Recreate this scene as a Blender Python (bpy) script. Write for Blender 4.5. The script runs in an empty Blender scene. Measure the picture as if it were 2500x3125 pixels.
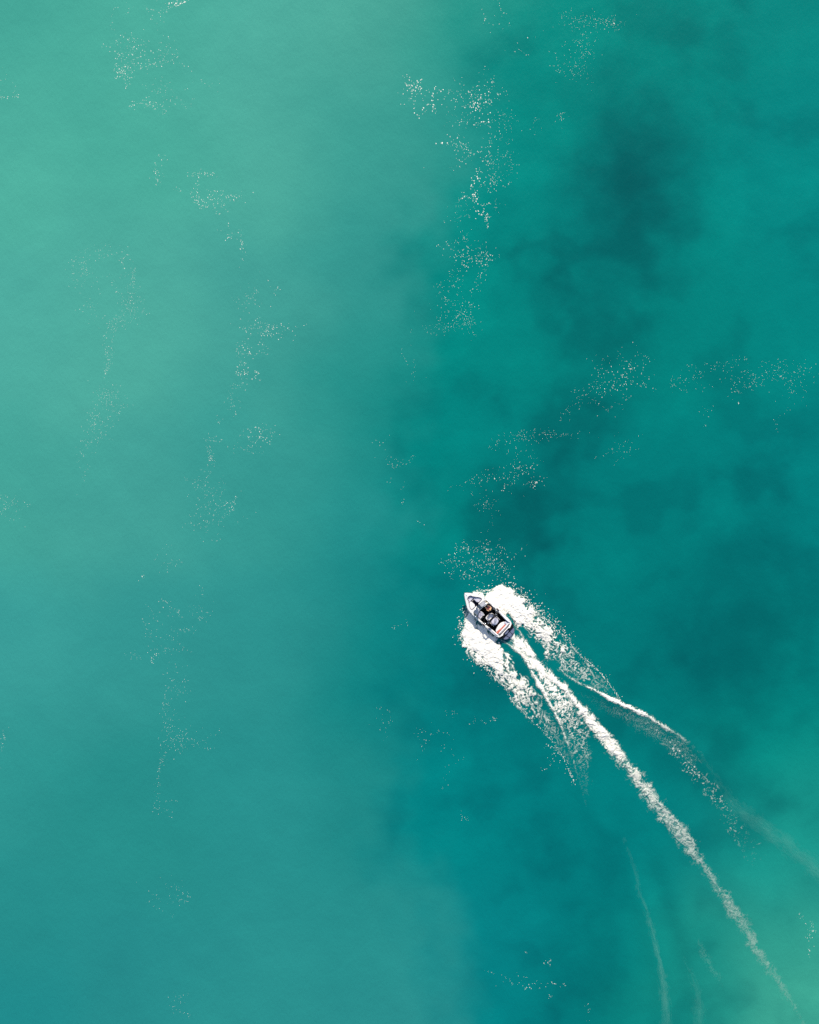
import bpy, bmesh, math, random
import numpy as np
from mathutils import Vector, Matrix
from mathutils.geometry import tessellate_polygon

# ------------------------------------------------------------------ camera, sky, sun, exposure
PXM = 28.0                      # photograph pixels per metre on the water
CAM_H = 90.0
sc = bpy.context.scene
col = sc.collection
cam_d = bpy.data.cameras.new('camera')
cam_d.sensor_fit = 'HORIZONTAL'
cam_d.sensor_width = 36.0
cam_d.lens = 36.0 * CAM_H / (2500 / PXM)
cam_d.clip_end = 20000
cam = bpy.data.objects.new('camera', cam_d)
cam.location = (0, 0, CAM_H)
col.objects.link(cam)
sc.camera = cam

SUN_EL = math.radians(37)
SUN_AZ = Vector((0.06, 1.0, 0)).normalized()      # towards the sun, on the ground
SUN_ROT = math.atan2(SUN_AZ.x, SUN_AZ.y)
world = bpy.data.worlds.new('World')
sc.world = world
world.use_nodes = True
wn = world.node_tree
wn.nodes.clear()
sky = wn.nodes.new('ShaderNodeTexSky')
sky.sky_type = 'NISHITA'
sky.sun_disc = False
sky.sun_elevation = SUN_EL
sky.sun_rotation = SUN_ROT
bg = wn.nodes.new('ShaderNodeBackground')
bg.inputs['Strength'].default_value = 0.11
wo = wn.nodes.new('ShaderNodeOutputWorld')
wn.links.new(sky.outputs[0], bg.inputs[0])
wn.links.new(bg.outputs[0], wo.inputs[0])

sun_d = bpy.data.lights.new('sun', 'SUN')
sun_d.energy = 4.0
sun_d.angle = math.radians(0.53)
sun_d.color = (1.0, 0.91, 0.76)
sun = bpy.data.objects.new('sun', sun_d)
sun_dir = Vector((SUN_AZ.x * math.cos(SUN_EL), SUN_AZ.y * math.cos(SUN_EL), math.sin(SUN_EL)))
sun.rotation_euler = (-sun_dir).to_track_quat('-Z', 'Y').to_euler()
sun.location = sun_dir * 120
col.objects.link(sun)

sc.view_settings.view_transform = 'Standard'
sc.view_settings.look = 'None'
sc.view_settings.gamma = 1.0
sc.view_settings.use_curve_mapping = False
sc.view_settings.exposure = 0.42
sc.cycles.use_denoising = False
sc.cycles.max_bounces = 8
sc.cycles.transparent_max_bounces = 16
sc.cycles.sample_clamp_indirect = 4.0

rng = np.random.default_rng(7)
random.seed(7)

# ------------------------------------------------------------------ noise
_perm = np.random.default_rng(11).permutation(4096).astype(np.int64)
_ang = np.random.default_rng(12).uniform(0, 2 * np.pi, 4096)
_gx, _gy = np.cos(_ang), np.sin(_ang)

def perlin(x, y, seed=0):
    xi = np.floor(x).astype(np.int64); yi = np.floor(y).astype(np.int64)
    fx = x - xi; fy = y - yi
    def g(a, b, dx, dy):
        h = _perm[(_perm[(a + seed * 131) & 4095] + b) & 4095]
        return _gx[h] * dx + _gy[h] * dy
    u = fx * fx * fx * (fx * (fx * 6 - 15) + 10)
    v = fy * fy * fy * (fy * (fy * 6 - 15) + 10)
    n0 = g(xi, yi, fx, fy) * (1 - u) + g(xi + 1, yi, fx - 1, fy) * u
    n1 = g(xi, yi + 1, fx, fy - 1) * (1 - u) + g(xi + 1, yi + 1, fx - 1, fy - 1) * u
    return (n0 * (1 - v) + n1 * v) * 1.5

def fbm(x, y, octs=4, seed=0, gain=0.5, lac=2.03):
    t = np.zeros_like(x); a = 1.0; f = 1.0
    for k in range(octs):
        t += a * perlin(x * f + 7.3 * k, y * f - 3.1 * k, seed + k)
        a *= gain; f *= lac
    return t

def ridged(x, y, octs=4, seed=0, gain=0.55):
    t = np.zeros_like(x); a = 1.0; f = 1.0; s = 0
    for k in range(octs):
        t += a * (1 - np.abs(perlin(x * f + 5.1 * k, y * f + 2.7 * k, seed + k)) * 1.7)
        s += a; a *= gain; f *= 2.1
    return t / s

def sstep(a, b, x):
    t = np.clip((x - a) / (b - a), 0, 1)
    return t * t * (3 - 2 * t)

def W(px, py):
    """photograph pixel -> metres on the water plane"""
    return (np.asarray(px, float) - 1250) / PXM, -(np.asarray(py, float) - 1562.5) / PXM

# ------------------------------------------------------------------ materials
def new_mat(name):
    m = bpy.data.materials.new(name)
    m.use_nodes = True
    nt = m.node_tree
    return m, nt, nt.nodes['Principled BSDF'], nt.nodes['Material Output']

def paint(name, c, rough=0.5, var=0.08, scale=9.0, metallic=0.0, spec=0.5, bump=0.0, coat=0.0):
    m, nt, p, out = new_mat(name)
    tc = nt.nodes.new('ShaderNodeTexCoord')
    nz = nt.nodes.new('ShaderNodeTexNoise'); nz.inputs['Scale'].default_value = scale; nz.inputs['Detail'].default_value = 4
    nt.links.new(tc.outputs['Object'], nz.inputs['Vector'])
    rp = nt.nodes.new('ShaderNodeValToRGB')
    rp.color_ramp.elements[0].position = 0.3; rp.color_ramp.elements[1].position = 0.7
    rp.color_ramp.elements[0].color = (*[x * (1 - var) for x in c], 1)
    rp.color_ramp.elements[1].color = (*[min(1, x * (1 + var)) for x in c], 1)
    nt.links.new(nz.outputs['Fac'], rp.inputs['Fac'])
    nt.links.new(rp.outputs['Color'], p.inputs['Base Color'])
    p.inputs['Roughness'].default_value = rough
    p.inputs['Metallic'].default_value = metallic
    p.inputs['Specular IOR Level'].default_value = spec
    p.inputs['Coat Weight'].default_value = coat
    if bump:
        b = nt.nodes.new('ShaderNodeBump'); b.inputs['Strength'].default_value = bump; b.inputs['Distance'].default_value = 0.02
        n2 = nt.nodes.new('ShaderNodeTexNoise'); n2.inputs['Scale'].default_value = scale * 6
        nt.links.new(tc.outputs['Object'], n2.inputs['Vector'])
        nt.links.new(n2.outputs['Fac'], b.inputs['Height'])
        nt.links.new(b.outputs['Normal'], p.inputs['Normal'])
    return m

GEL = paint('white_gelcoat', (0.86, 0.85, 0.83), 0.25, 0.03, 3, coat=0.4)
BLACK_GEL = paint('black_gelcoat', (0.006, 0.007, 0.009), 0.45, 0.1, 3, spec=0.25)
CARPET = paint('black_carpet', (0.006, 0.007, 0.009), 0.95, 0.3, 30, spec=0.1, bump=0.5)
NAVY = paint('navy_carpet', (0.012, 0.014, 0.035), 0.9, 0.25, 30, spec=0.15, bump=0.5)
VINYL = paint('white_vinyl', (0.80, 0.79, 0.82), 0.45, 0.04, 5, bump=0.15)
LILAC_SHADE = paint('lilac_shade_vinyl', (0.58, 0.57, 0.67), 0.5, 0.05, 6, bump=0.15)  # seat and engine cover colour; painted shade on bow and corner pads
MAROON = paint('maroon_piping', (0.06, 0.025, 0.04), 0.5, 0.1, 8)
PADGREY = paint('blue_grey_deck_pad', (0.13, 0.15, 0.25), 0.85, 0.08, 20, bump=0.4)
NAVYRUB = paint('navy_rubber', (0.006, 0.009, 0.022), 0.6, 0.1, 9)
CHROME = paint('polished_steel', (0.75, 0.74, 0.72), 0.18, 0.03, 9, metallic=1.0)
BLACKTUBE = paint('black_powder_coat', (0.012, 0.010, 0.011), 0.3, 0.1, 9, spec=0.6)
GREYPLASTIC = paint('grey_plastic', (0.22, 0.21, 0.25), 0.5, 0.1, 9)
EMBLEM = paint('grey_emblem', (0.36, 0.37, 0.36), 0.5, 0.15, 25)
SKIN = paint('tanned_skin', (0.66, 0.38, 0.23), 0.5, 0.06, 8)
HAIR = paint('blond_hair', (0.50, 0.33, 0.13), 0.6, 0.2, 40, bump=0.5)
PINK = paint('pink_cloth', (0.55, 0.17, 0.20), 0.85, 0.1, 20, bump=0.3)
CORAL = paint('coral_towel', (0.62, 0.20, 0.15), 0.95, 0.15, 25, spec=0.1, bump=0.6)
SUNBRELLA = paint('gauge_white', (0.8, 0.8, 0.8), 0.4, 0.02)

def glass_mat(name, tint, refl):
    m, nt, p, out = new_mat(name)
    tr = nt.nodes.new('ShaderNodeBsdfTransparent'); tr.inputs[0].default_value = (*tint, 1)
    gl = nt.nodes.new('ShaderNodeBsdfGlossy'); gl.inputs['Roughness'].default_value = 0.05
    fr = nt.nodes.new('ShaderNodeFresnel'); fr.inputs['IOR'].default_value = 1.5
    ad = nt.nodes.new('ShaderNodeMath'); ad.operation = 'ADD'; ad.inputs[1].default_value = refl; ad.use_clamp = True
    mx = nt.nodes.new('ShaderNodeMixShader')
    nt.links.new(fr.outputs[0], ad.inputs[0]); nt.links.new(ad.outputs[0], mx.inputs[0])
    nt.links.new(tr.outputs[0], mx.inputs[1]); nt.links.new(gl.outputs[0], mx.inputs[2])
    nt.links.new(mx.outputs[0], out.inputs['Surface'])
    return m
GLASS = glass_mat('smoked_windshield_glass', (0.90, 0.90, 0.92), 0.05)

def foam_mat(name, c, thin=(0.56, 0.70, 0.63)):
    """aerated water: white diffuse foam whose cover is stored per vertex"""
    m, nt, p, out = new_mat(name)
    p.inputs['Roughness'].default_value = 0.85
    p.inputs['Specular IOR Level'].default_value = 0.2
    at = nt.nodes.new('ShaderNodeAttribute'); at.attribute_name = 'cover'
    rp = nt.nodes.new('ShaderNodeValToRGB')                 # thin foam is bubbles in green water, thick foam is white
    rp.color_ramp.elements[0].position = 0.15; rp.color_ramp.elements[1].position = 0.75
    rp.color_ramp.elements[0].color = (*thin, 1); rp.color_ramp.elements[1].color = (*c, 1)
    nt.links.new(at.outputs['Fac'], rp.inputs['Fac']); nt.links.new(rp.outputs['Color'], p.inputs['Base Color'])
    tr = nt.nodes.new('ShaderNodeBsdfTransparent')
    mx = nt.nodes.new('ShaderNodeMixShader')
    nt.links.new(at.outputs['Fac'], mx.inputs[0])
    nt.links.new(tr.outputs[0], mx.inputs[1]); nt.links.new(p.outputs[0], mx.inputs[2])
    nt.links.new(mx.outputs[0], out.inputs['Surface'])
    return m
FOAM = foam_mat('white_foam', (0.90, 0.87, 0.80))
FOAM_THIN = foam_mat('thin_grey_foam', (0.72, 0.74, 0.68), (0.26, 0.62, 0.53))
FLECK = paint('cream_foam_fleck', (0.90, 0.88, 0.80), 0.7, 0.05, 2)

# ------------------------------------------------------------------ mesh helpers
def link_mesh(name, verts, faces, mat, parent=None, smooth=False):
    me = bpy.data.meshes.new(name)
    me.from_pydata([tuple(map(float, v)) for v in verts], [], [tuple(f) for f in faces])
    me.update()
    if smooth:
        me.polygons.foreach_set('use_smooth', [True] * len(me.polygons))
    if mat: me.materials.append(mat)
    o = bpy.data.objects.new(name, me)
    col.objects.link(o)
    if parent is not None: o.parent = parent
    return o

def np_mesh(name, V, Q, mat, smooth=True):
    me = bpy.data.meshes.new(name)
    n = len(V); f = len(Q); k = Q.shape[1]
    me.vertices.add(n); me.vertices.foreach_set('co', V.astype(np.float32).ravel())
    me.loops.add(f * k); me.loops.foreach_set('vertex_index', Q.astype(np.int32).ravel())
    me.polygons.add(f); me.polygons.foreach_set('loop_start', np.arange(0, f * k, k, dtype=np.int32))
    me.polygons.foreach_set('use_smooth', np.full(f, smooth))
    me.update(calc_edges=True)
    me.materials.append(mat)
    o = bpy.data.objects.new(name, me)
    col.objects.link(o)
    return o

def tag(o, label=None, cat=None, group=None, kind=None):
    if label: o['label'] = label
    if cat: o['category'] = cat
    if group: o['group'] = group
    if kind: o['kind'] = kind
    return o

def chaikin(p, it=2, closed=True):
    p = [Vector(q) for q in p]
    for _ in range(it):
        r = []
        n = len(p)
        for i in range(n if closed else n - 1):
            a, b = p[i], p[(i + 1) % n]
            r += [a * 0.75 + b * 0.25, a * 0.25 + b * 0.75]
        if not closed: r = [p[0]] + r + [p[-1]]
        p = r
    return p

def inset2(p, d):
    n = len(p); out = []
    area = sum(p[i].x * p[(i + 1) % n].y - p[(i + 1) % n].x * p[i].y for i in range(n))
    s = 1 if area > 0 else -1
    for i in range(n):
        a, b, c = p[i - 1], p[i], p[(i + 1) % n]
        t1 = (b - a).normalized() if (b - a).length > 1e-6 else Vector((0, 0))
        t2 = (c - b).normalized() if (c - b).length > 1e-6 else Vector((0, 0))
        t = (t1 + t2)
        if t.length < 1e-6: t = t1
        t.normalize()
        out.append(b + Vector((-t.y, t.x)) * d * s)
    return out

def cushion(name, outline, z0, z1, mat, parent, r=0.04, it=2, tilt=0.0, dome=0.0):
    """rounded pad: outline in boat plan (aft, starboard)"""
    p = chaikin([(a, b) for a, b in outline], it)
    cx = sum(q.x for q in p) / len(p); cy = sum(q.y for q in p) / len(p)
    zt = lambda q, z: z + tilt * (q.x - cx)
    rings = [(inset2(p, 0.0), z0), (inset2(p, 0.0), z1 - r), (inset2(p, r * 0.3), z1 - r * 0.3), (inset2(p, r), z1), (inset2(p, r * 2.2), z1 + dome)]
    V, F = [], []
    n = len(p)
    for ring, z in rings:
        V += [(q.x, q.y, zt(q, z)) for q in ring]
    for k in range(len(rings) - 1):
        for i in range(n):
            j = (i + 1) % n
            F.append((k * n + i, k * n + j, (k + 1) * n + j, (k + 1) * n + i))
    top = [Vector((q.x, q.y, 0)) for q in rings[-1][0]]
    base = (len(rings) - 1) * n
    for t in tessellate_polygon([top]): F.append(tuple(base + i for i in t))
    for t in tessellate_polygon([[Vector((q.x, q.y, 0)) for q in rings[0][0]]]): F.append(tuple(t))
    o = link_mesh(name, V, F, mat, parent, True)
    fix(o)
    return o

def fix(o):
    bm = bmesh.new(); bm.from_mesh(o.data)
    bmesh.ops.remove_doubles(bm, verts=bm.verts, dist=1e-5)
    bmesh.ops.recalc_face_normals(bm, faces=bm.faces)
    bm.to_mesh(o.data); bm.free()

def tube(name, pts, r, mat, parent, seg=8, closed=False):
    pts = [Vector(p) for p in pts]
    n = len(pts); V, F = [], []
    rr = r if isinstance(r, (list, tuple)) else [r] * n
    up = Vector((0, 0, 1))
    for i, p in enumerate(pts):
        a = pts[i - 1] if (i > 0 or closed) else p
        b = pts[(i + 1) % n] if (i < n - 1 or closed) else p
        t = (b - a).normalized()
        s = t.cross(up)
        if s.length < 0.05: s = t.cross(Vector((1, 0, 0)))
        s.normalize(); w = s.cross(t)
        for k in range(seg):
            an = 2 * math.pi * k / seg
            V.append(p + (s * math.cos(an) + w * math.sin(an)) * rr[i])
    for i in range(n if closed else n - 1):
        for k in range(seg):
            i2 = (i + 1) % n; k2 = (k + 1) % seg
            F.append((i * seg + k, i * seg + k2, i2 * seg + k2, i2 * seg + k))
    if not closed:
        F.append(tuple(range(seg - 1, -1, -1))); F.append(tuple((n - 1) * seg + k for k in range(seg)))
    o = link_mesh(name, V, F, mat, parent, True)
    fix(o)
    return o

def disc(name, c, rx, ry, h, mat, parent, seg=16):
    V = []; F = []
    for z, s in ((0, 1), (h * 0.7, 1), (h, 0.82)):
        V += [(c[0] + rx * s * math.cos(2 * math.pi * k / seg), c[1] + ry * s * math.sin(2 * math.pi * k / seg), c[2] + z) for k in range(seg)]
    for r_ in range(2):
        for k in range(seg):
            F.append((r_ * seg + k, r_ * seg + (k + 1) % seg, (r_ + 1) * seg + (k + 1) % seg, (r_ + 1) * seg + k))
    F.append(tuple(range(seg - 1, -1, -1))); F.append(tuple(2 * seg + k for k in range(seg)))
    return link_mesh(name, V, F, mat, parent, False)

# ------------------------------------------------------------------ ribbons: long bands on the water given by their two edges
def resample(p, n):
    p = np.asarray(p, float)
    d = np.r_[0, np.cumsum(np.hypot(*np.diff(p, axis=0).T))]
    t = np.linspace(0, d[-1], n)
    return np.c_[np.interp(t, d, p[:, 0]), np.interp(t, d, p[:, 1])]

class Ribbon:
    def __init__(self, left=None, right=None, line=None, width=None, n=60):
        if line is not None:
            c = resample(line, n)
            w = np.interp(np.linspace(0, 1, n), np.linspace(0, 1, len(width)), width) / PXM
            x, y = W(c[:, 0], c[:, 1]); self.c = np.c_[x, y]; self.w = w
        else:
            l = resample(left, n); r = resample(right, n)
            lx, ly = W(l[:, 0], l[:, 1]); rx, ry = W(r[:, 0], r[:, 1])
            self.c = np.c_[(lx + rx) / 2, (ly + ry) / 2]
            self.w = np.hypot(lx - rx, ly - ry) / 2
        seg = np.diff(self.c, axis=0)
        self.s = np.r_[0, np.cumsum(np.hypot(seg[:, 0], seg[:, 1]))]
        tg = np.gradient(self.c, axis=0); tg /= np.linalg.norm(tg, axis=1)[:, None]
        if line is None:            # lateral half width is measured across the band
            ex = np.c_[lx - rx, ly - ry] / 2
            self.w = np.maximum(np.abs(ex[:, 0] * -tg[:, 1] + ex[:, 1] * tg[:, 0]), 0.15)
    def grow(self, k, a):
        self.w = self.w * k + a
        return self
    def eval(self, x, y):
        """-> t in 0..1 along, signed lateral metres, half width, metres along, end distance"""
        best = np.full(x.shape, 1e9); T = np.zeros_like(x); L = np.zeros_like(x); HW = np.ones_like(x); S = np.zeros_like(x); E = np.zeros_like(x)
        n = len(self.c)
        for i in range(n - 1):
            a, b = self.c[i], self.c[i + 1]
            d = b - a; ln = math.hypot(*d)
            if ln < 1e-9: continue
            u = ((x - a[0]) * d[0] + (y - a[1]) * d[1]) / ln ** 2
            uc = np.clip(u, 0, 1)
            qx = x - (a[0] + uc * d[0]); qy = y - (a[1] + uc * d[1])
            dist = np.hypot(qx, qy)
            m = dist < best
            best[m] = dist[m]
            T[m] = ((i + uc) / (n - 1))[m]
            L[m] = ((qx * -d[1] + qy * d[0]) / ln)[m]
            HW[m] = (self.w[i] + uc * (self.w[i + 1] - self.w[i]))[m]
            S[m] = (self.s[i] + uc * ln)[m]
            over = np.zeros_like(x)
            if i == 0: over = np.maximum(over, -u * ln)
            if i == n - 2: over = np.maximum(over, (u - 1) * ln)
            E[m] = over[m]
        return T, L, HW, S, E, best

def prof(t, vals):
    return np.interp(t, np.linspace(0, 1, len(vals)), vals)

# edges traced in photograph pixels (left = port side of the travelling direction seen from above)
STB_OUT = [(1452, 1806), (1500, 1801), (1532, 1787), (1557, 1796), (1586, 1821), (1621, 1846), (1647, 1878), (1678, 1903), (1698, 1929), (1726, 1941), (1745, 1970), (1774, 2005), (1803, 2024), (1835, 2056), (1860, 2088), (1892, 2133)]
STB_IN = [(1450, 1828), (1478, 1850), (1503, 1870), (1530, 1882), (1556, 1894), (1588, 1917), (1621, 1941), (1650, 1967), (1669, 2002), (1688, 2027), (1723, 2053), (1774, 2088), (1812, 2104), (1847, 2120), (1890, 2140)]
PRT_OUT = [(1427, 1852), (1418, 1884), (1420, 1909), (1406, 1948), (1430, 1975), (1440, 2000), (1450, 2013), (1477, 2029), (1500, 2052), (1513, 2074), (1541, 2096), (1554, 2119), (1567, 2144), (1595, 2170), (1618, 2195), (1642, 2215), (1664, 2236), (1688, 2268), (1716, 2306), (1736, 2350), (1756, 2392)]
PRT_IN = [(1434, 1852), (1450, 1878), (1470, 1905), (1500, 1935), (1529, 1966), (1544, 1992), (1570, 2018), (1586, 2047), (1605, 2069), (1625, 2090), (1650, 2112), (1669, 2149), (1688, 2184), (1713, 2225), (1732, 2270), (1748, 2310), (1757, 2348), (1764, 2395)]
CORE_R = [(1568, 1926), (1582, 1938), (1605, 1967), (1624, 1995), (1656, 2024), (1685, 2053), (1717, 2082), (1745, 2113), (1768, 2139), (1798, 2165), (1823, 2200), (1864, 2243), (1899, 2289), (1937, 2330), (1969, 2376), (2004, 2418), (2050, 2470), (2088, 2515), (2123, 2570), (2150, 2623), (2196, 2692), (2227, 2727), (2262, 2786), (2286, 2814), (2331, 2904), (2370, 2963), (2415, 3033), (2450, 3106), (2480, 3180)]
CORE_L = [(1545, 1946), (1564, 1968), (1602, 2004), (1622, 2037), (1645, 2062), (1672, 2078), (1706, 2100), (1738, 2135), (1762, 2175), (1790, 2215), (1812, 2243), (1843, 2284), (1878, 2325), (1906, 2364), (1943, 2407), (1983, 2466), (2029, 2518), (2063, 2574), (2109, 2623), (2157, 2678), (2185, 2730), (2220, 2793), (2258, 2842), (2310, 2932), (2370, 3010), (2436, 3102), (2468, 3180)]
LACE_L = [(1618, 2020), (1645, 2083), (1662, 2112), (1677, 2146), (1704, 2195), (1725, 2250), (1746, 2306), (1757, 2348), (1774, 2400), (1790, 2455)]
LACE_R = [(1650, 2040), (1700, 2085), (1738, 2130), (1765, 2170), (1788, 2210), (1800, 2250), (1804, 2296), (1806, 2345), (1808, 2400), (1810, 2455)]
LLINE = [(1600, 2002), (1622, 2045), (1645, 2086), (1662, 2113), (1678, 2148), (1705, 2197), (1726, 2252), (1747, 2308), (1758, 2350), (1775, 2402), (1787, 2450)]
CREST = [(1700, 2043), (1726, 2059), (1774, 2088), (1812, 2104), (1847, 2123), (1878, 2139), (1930, 2163), (1972, 2181), (2017, 2212), (2070, 2243), (2115, 2278), (2142, 2305)]
CREST_TAIL = [(2142, 2305), (2190, 2390), (2248, 2470), (2300, 2506), (2387, 2567), (2456, 2623), (2540, 2694)]
BUBBLES = [(2000, 2225), (2024, 2254), (2070, 2299), (2101, 2337), (2122, 2365), (2157, 2397), (2191, 2435), (2230, 2500), (2270, 2560), (2310, 2630)]
ARM_L = [(1905, 2560), (1917, 2595), (1935, 2643), (1952, 2730), (1977, 2790), (1997, 2870), (2015, 2943), (2025, 3009), (2032, 3078), (2036, 3160)]
ARM_L2 = [(2081, 2904), (2102, 2957), (2123, 3009), (2133, 3078), (2140, 3150)]
PATCH = [(2130, 2865), (2145, 2905), (2165, 2945), (2189, 2976), (2202, 3012)]

# water heights: wake ridges and troughs (real relief of the sheet)
RIDGES = []
def ridge(line, hw, amp, fade=(1, 1)):
    RIDGES.append((Ribbon(line=line, width=[10, 10]), hw, amp, fade))
ridge(CREST, 0.75, 0.13, (0.2, 1, 1, 1, 0.8))
ridge(CREST_TAIL, 1.6, 0.12, (0.8, 1, 1, 1))
ridge(LLINE + [(1815, 2500), (1860, 2540), (1905, 2560)], 0.8, 0.12, (0.3, 1, 1, .8, .8, .6, .3))
ridge(ARM_L, 1.3, 0.20, (0.3, 1, 1, 1, 1))
ridge([(x + 55, y) for x, y in ARM_L], 1.3, -0.22, (0.2, 1, 1, 1, 1))
ridge([(x + 105, y + 20) for x, y in ARM_L], 1.4, 0.16, (0.2, 1, 1, 1, 1))
ridge([(x - 48, y) for x, y in ARM_L], 1.5, -0.14, (0.2, 1, 1, 1, 1))
ridge([(x + 30, y - 50) for x, y in CREST_TAIL], 1.8, -0.12, (1, 1, 0.5, 0.0))
ridge([(x - 60, y + 60) for x, y in CREST_TAIL], 2.2, -0.07, (0.6, 1, 1, 1))
ridge([(x - 75, y + 78) for x, y in CREST], 2.0, -0.07, (0, 0.5, 1, 1))

def water_height(x, y):
    h = 0.05 * fbm(x * 0.13, y * 0.07, 3, 60)
    h += 0.020 * fbm(x * 0.40, y * 0.30, 3, 70)
    inside = (x > 2) & (x < 52) & (y < -5) & (y > -64)
    if inside.any():
        xi, yi = x[inside], y[inside]
        hh = np.zeros_like(xi)
        for rb, hw, amp, fade in RIDGES:
            m = (xi > rb.c[:, 0].min() - 6) & (xi < rb.c[:, 0].max() + 6) & (yi > rb.c[:, 1].min() - 6) & (yi < rb.c[:, 1].max() + 6)
            if not m.any(): continue
            T, L, HW, S, E, D = rb.eval(xi[m], yi[m])
            hh[m] += amp * prof(T, fade) * np.exp(-(D / hw) ** 2)
        h[inside] += hh
    return h

# ------------------------------------------------------------------ water sheet
def lin(c):
    c = np.asarray(c, float) / 255
    return np.where(c <= 0.04045, c / 12.92, ((c + 0.055) / 1.055) ** 2.4)

CTRL = [  # photograph px -> water colour as it shows in open light (depth and silt, and a paler upper left)
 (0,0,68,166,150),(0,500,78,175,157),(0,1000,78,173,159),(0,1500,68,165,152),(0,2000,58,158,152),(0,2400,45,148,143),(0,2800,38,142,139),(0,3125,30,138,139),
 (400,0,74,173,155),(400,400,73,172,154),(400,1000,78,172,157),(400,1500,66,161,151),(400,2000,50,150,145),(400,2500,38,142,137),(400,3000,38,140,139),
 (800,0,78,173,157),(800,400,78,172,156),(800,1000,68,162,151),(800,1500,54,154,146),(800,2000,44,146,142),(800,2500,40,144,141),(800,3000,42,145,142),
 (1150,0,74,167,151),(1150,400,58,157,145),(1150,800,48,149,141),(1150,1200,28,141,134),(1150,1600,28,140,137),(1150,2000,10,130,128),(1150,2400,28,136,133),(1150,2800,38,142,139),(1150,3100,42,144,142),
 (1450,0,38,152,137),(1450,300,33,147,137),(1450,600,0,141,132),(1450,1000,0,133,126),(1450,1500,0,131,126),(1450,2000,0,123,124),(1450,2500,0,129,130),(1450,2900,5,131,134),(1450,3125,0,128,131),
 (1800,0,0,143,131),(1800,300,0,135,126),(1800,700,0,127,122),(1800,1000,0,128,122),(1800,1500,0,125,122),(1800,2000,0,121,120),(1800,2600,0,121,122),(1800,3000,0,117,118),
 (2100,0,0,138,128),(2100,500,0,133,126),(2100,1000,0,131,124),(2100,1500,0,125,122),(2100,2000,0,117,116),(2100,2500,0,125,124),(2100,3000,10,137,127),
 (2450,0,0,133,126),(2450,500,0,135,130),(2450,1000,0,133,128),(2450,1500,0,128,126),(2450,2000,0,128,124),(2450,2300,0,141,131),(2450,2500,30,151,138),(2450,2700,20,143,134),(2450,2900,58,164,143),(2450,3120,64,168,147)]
WEED_SHADE = [  # soft weed beds, and a painted shadow left of spray and wake: px, py, rx, ry, strength
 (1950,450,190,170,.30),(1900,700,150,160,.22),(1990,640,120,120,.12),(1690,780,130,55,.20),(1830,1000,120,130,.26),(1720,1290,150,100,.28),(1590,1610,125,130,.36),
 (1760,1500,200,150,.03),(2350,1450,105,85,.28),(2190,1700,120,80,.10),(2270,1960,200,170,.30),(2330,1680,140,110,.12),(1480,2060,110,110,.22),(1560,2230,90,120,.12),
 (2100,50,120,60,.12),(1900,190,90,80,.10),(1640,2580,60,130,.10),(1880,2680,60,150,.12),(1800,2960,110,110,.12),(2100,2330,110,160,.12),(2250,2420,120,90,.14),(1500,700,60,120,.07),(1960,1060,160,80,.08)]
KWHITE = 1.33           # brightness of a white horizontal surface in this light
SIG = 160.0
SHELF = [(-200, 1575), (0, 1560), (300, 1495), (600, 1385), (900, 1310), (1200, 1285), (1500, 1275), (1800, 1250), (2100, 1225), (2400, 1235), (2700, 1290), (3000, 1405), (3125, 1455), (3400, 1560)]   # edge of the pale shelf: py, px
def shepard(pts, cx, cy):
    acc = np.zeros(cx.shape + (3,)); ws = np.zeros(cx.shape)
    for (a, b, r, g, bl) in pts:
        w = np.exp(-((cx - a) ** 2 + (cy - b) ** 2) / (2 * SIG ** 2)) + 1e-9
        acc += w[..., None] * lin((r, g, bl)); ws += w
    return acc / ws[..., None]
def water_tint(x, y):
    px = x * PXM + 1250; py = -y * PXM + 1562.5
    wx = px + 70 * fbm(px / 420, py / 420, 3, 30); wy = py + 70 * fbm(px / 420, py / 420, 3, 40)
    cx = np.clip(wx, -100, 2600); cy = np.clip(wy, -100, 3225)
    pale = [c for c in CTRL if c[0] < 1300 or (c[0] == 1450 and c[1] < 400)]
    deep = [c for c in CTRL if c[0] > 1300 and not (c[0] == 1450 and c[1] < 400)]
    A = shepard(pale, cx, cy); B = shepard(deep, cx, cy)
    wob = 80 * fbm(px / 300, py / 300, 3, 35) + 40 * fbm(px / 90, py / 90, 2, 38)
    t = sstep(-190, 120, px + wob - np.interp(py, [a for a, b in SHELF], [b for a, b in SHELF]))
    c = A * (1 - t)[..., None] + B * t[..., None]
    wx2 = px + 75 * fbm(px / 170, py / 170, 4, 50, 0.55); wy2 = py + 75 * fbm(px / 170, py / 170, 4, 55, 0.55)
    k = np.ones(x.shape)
    for (a, b, rx, ry, s) in WEED_SHADE:
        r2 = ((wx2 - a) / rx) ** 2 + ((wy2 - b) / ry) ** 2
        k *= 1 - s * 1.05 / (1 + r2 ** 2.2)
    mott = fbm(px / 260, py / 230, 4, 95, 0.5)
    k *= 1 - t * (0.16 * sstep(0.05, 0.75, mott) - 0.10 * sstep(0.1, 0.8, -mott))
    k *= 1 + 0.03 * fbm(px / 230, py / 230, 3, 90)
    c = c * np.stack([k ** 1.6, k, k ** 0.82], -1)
    return c / KWHITE

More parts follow.
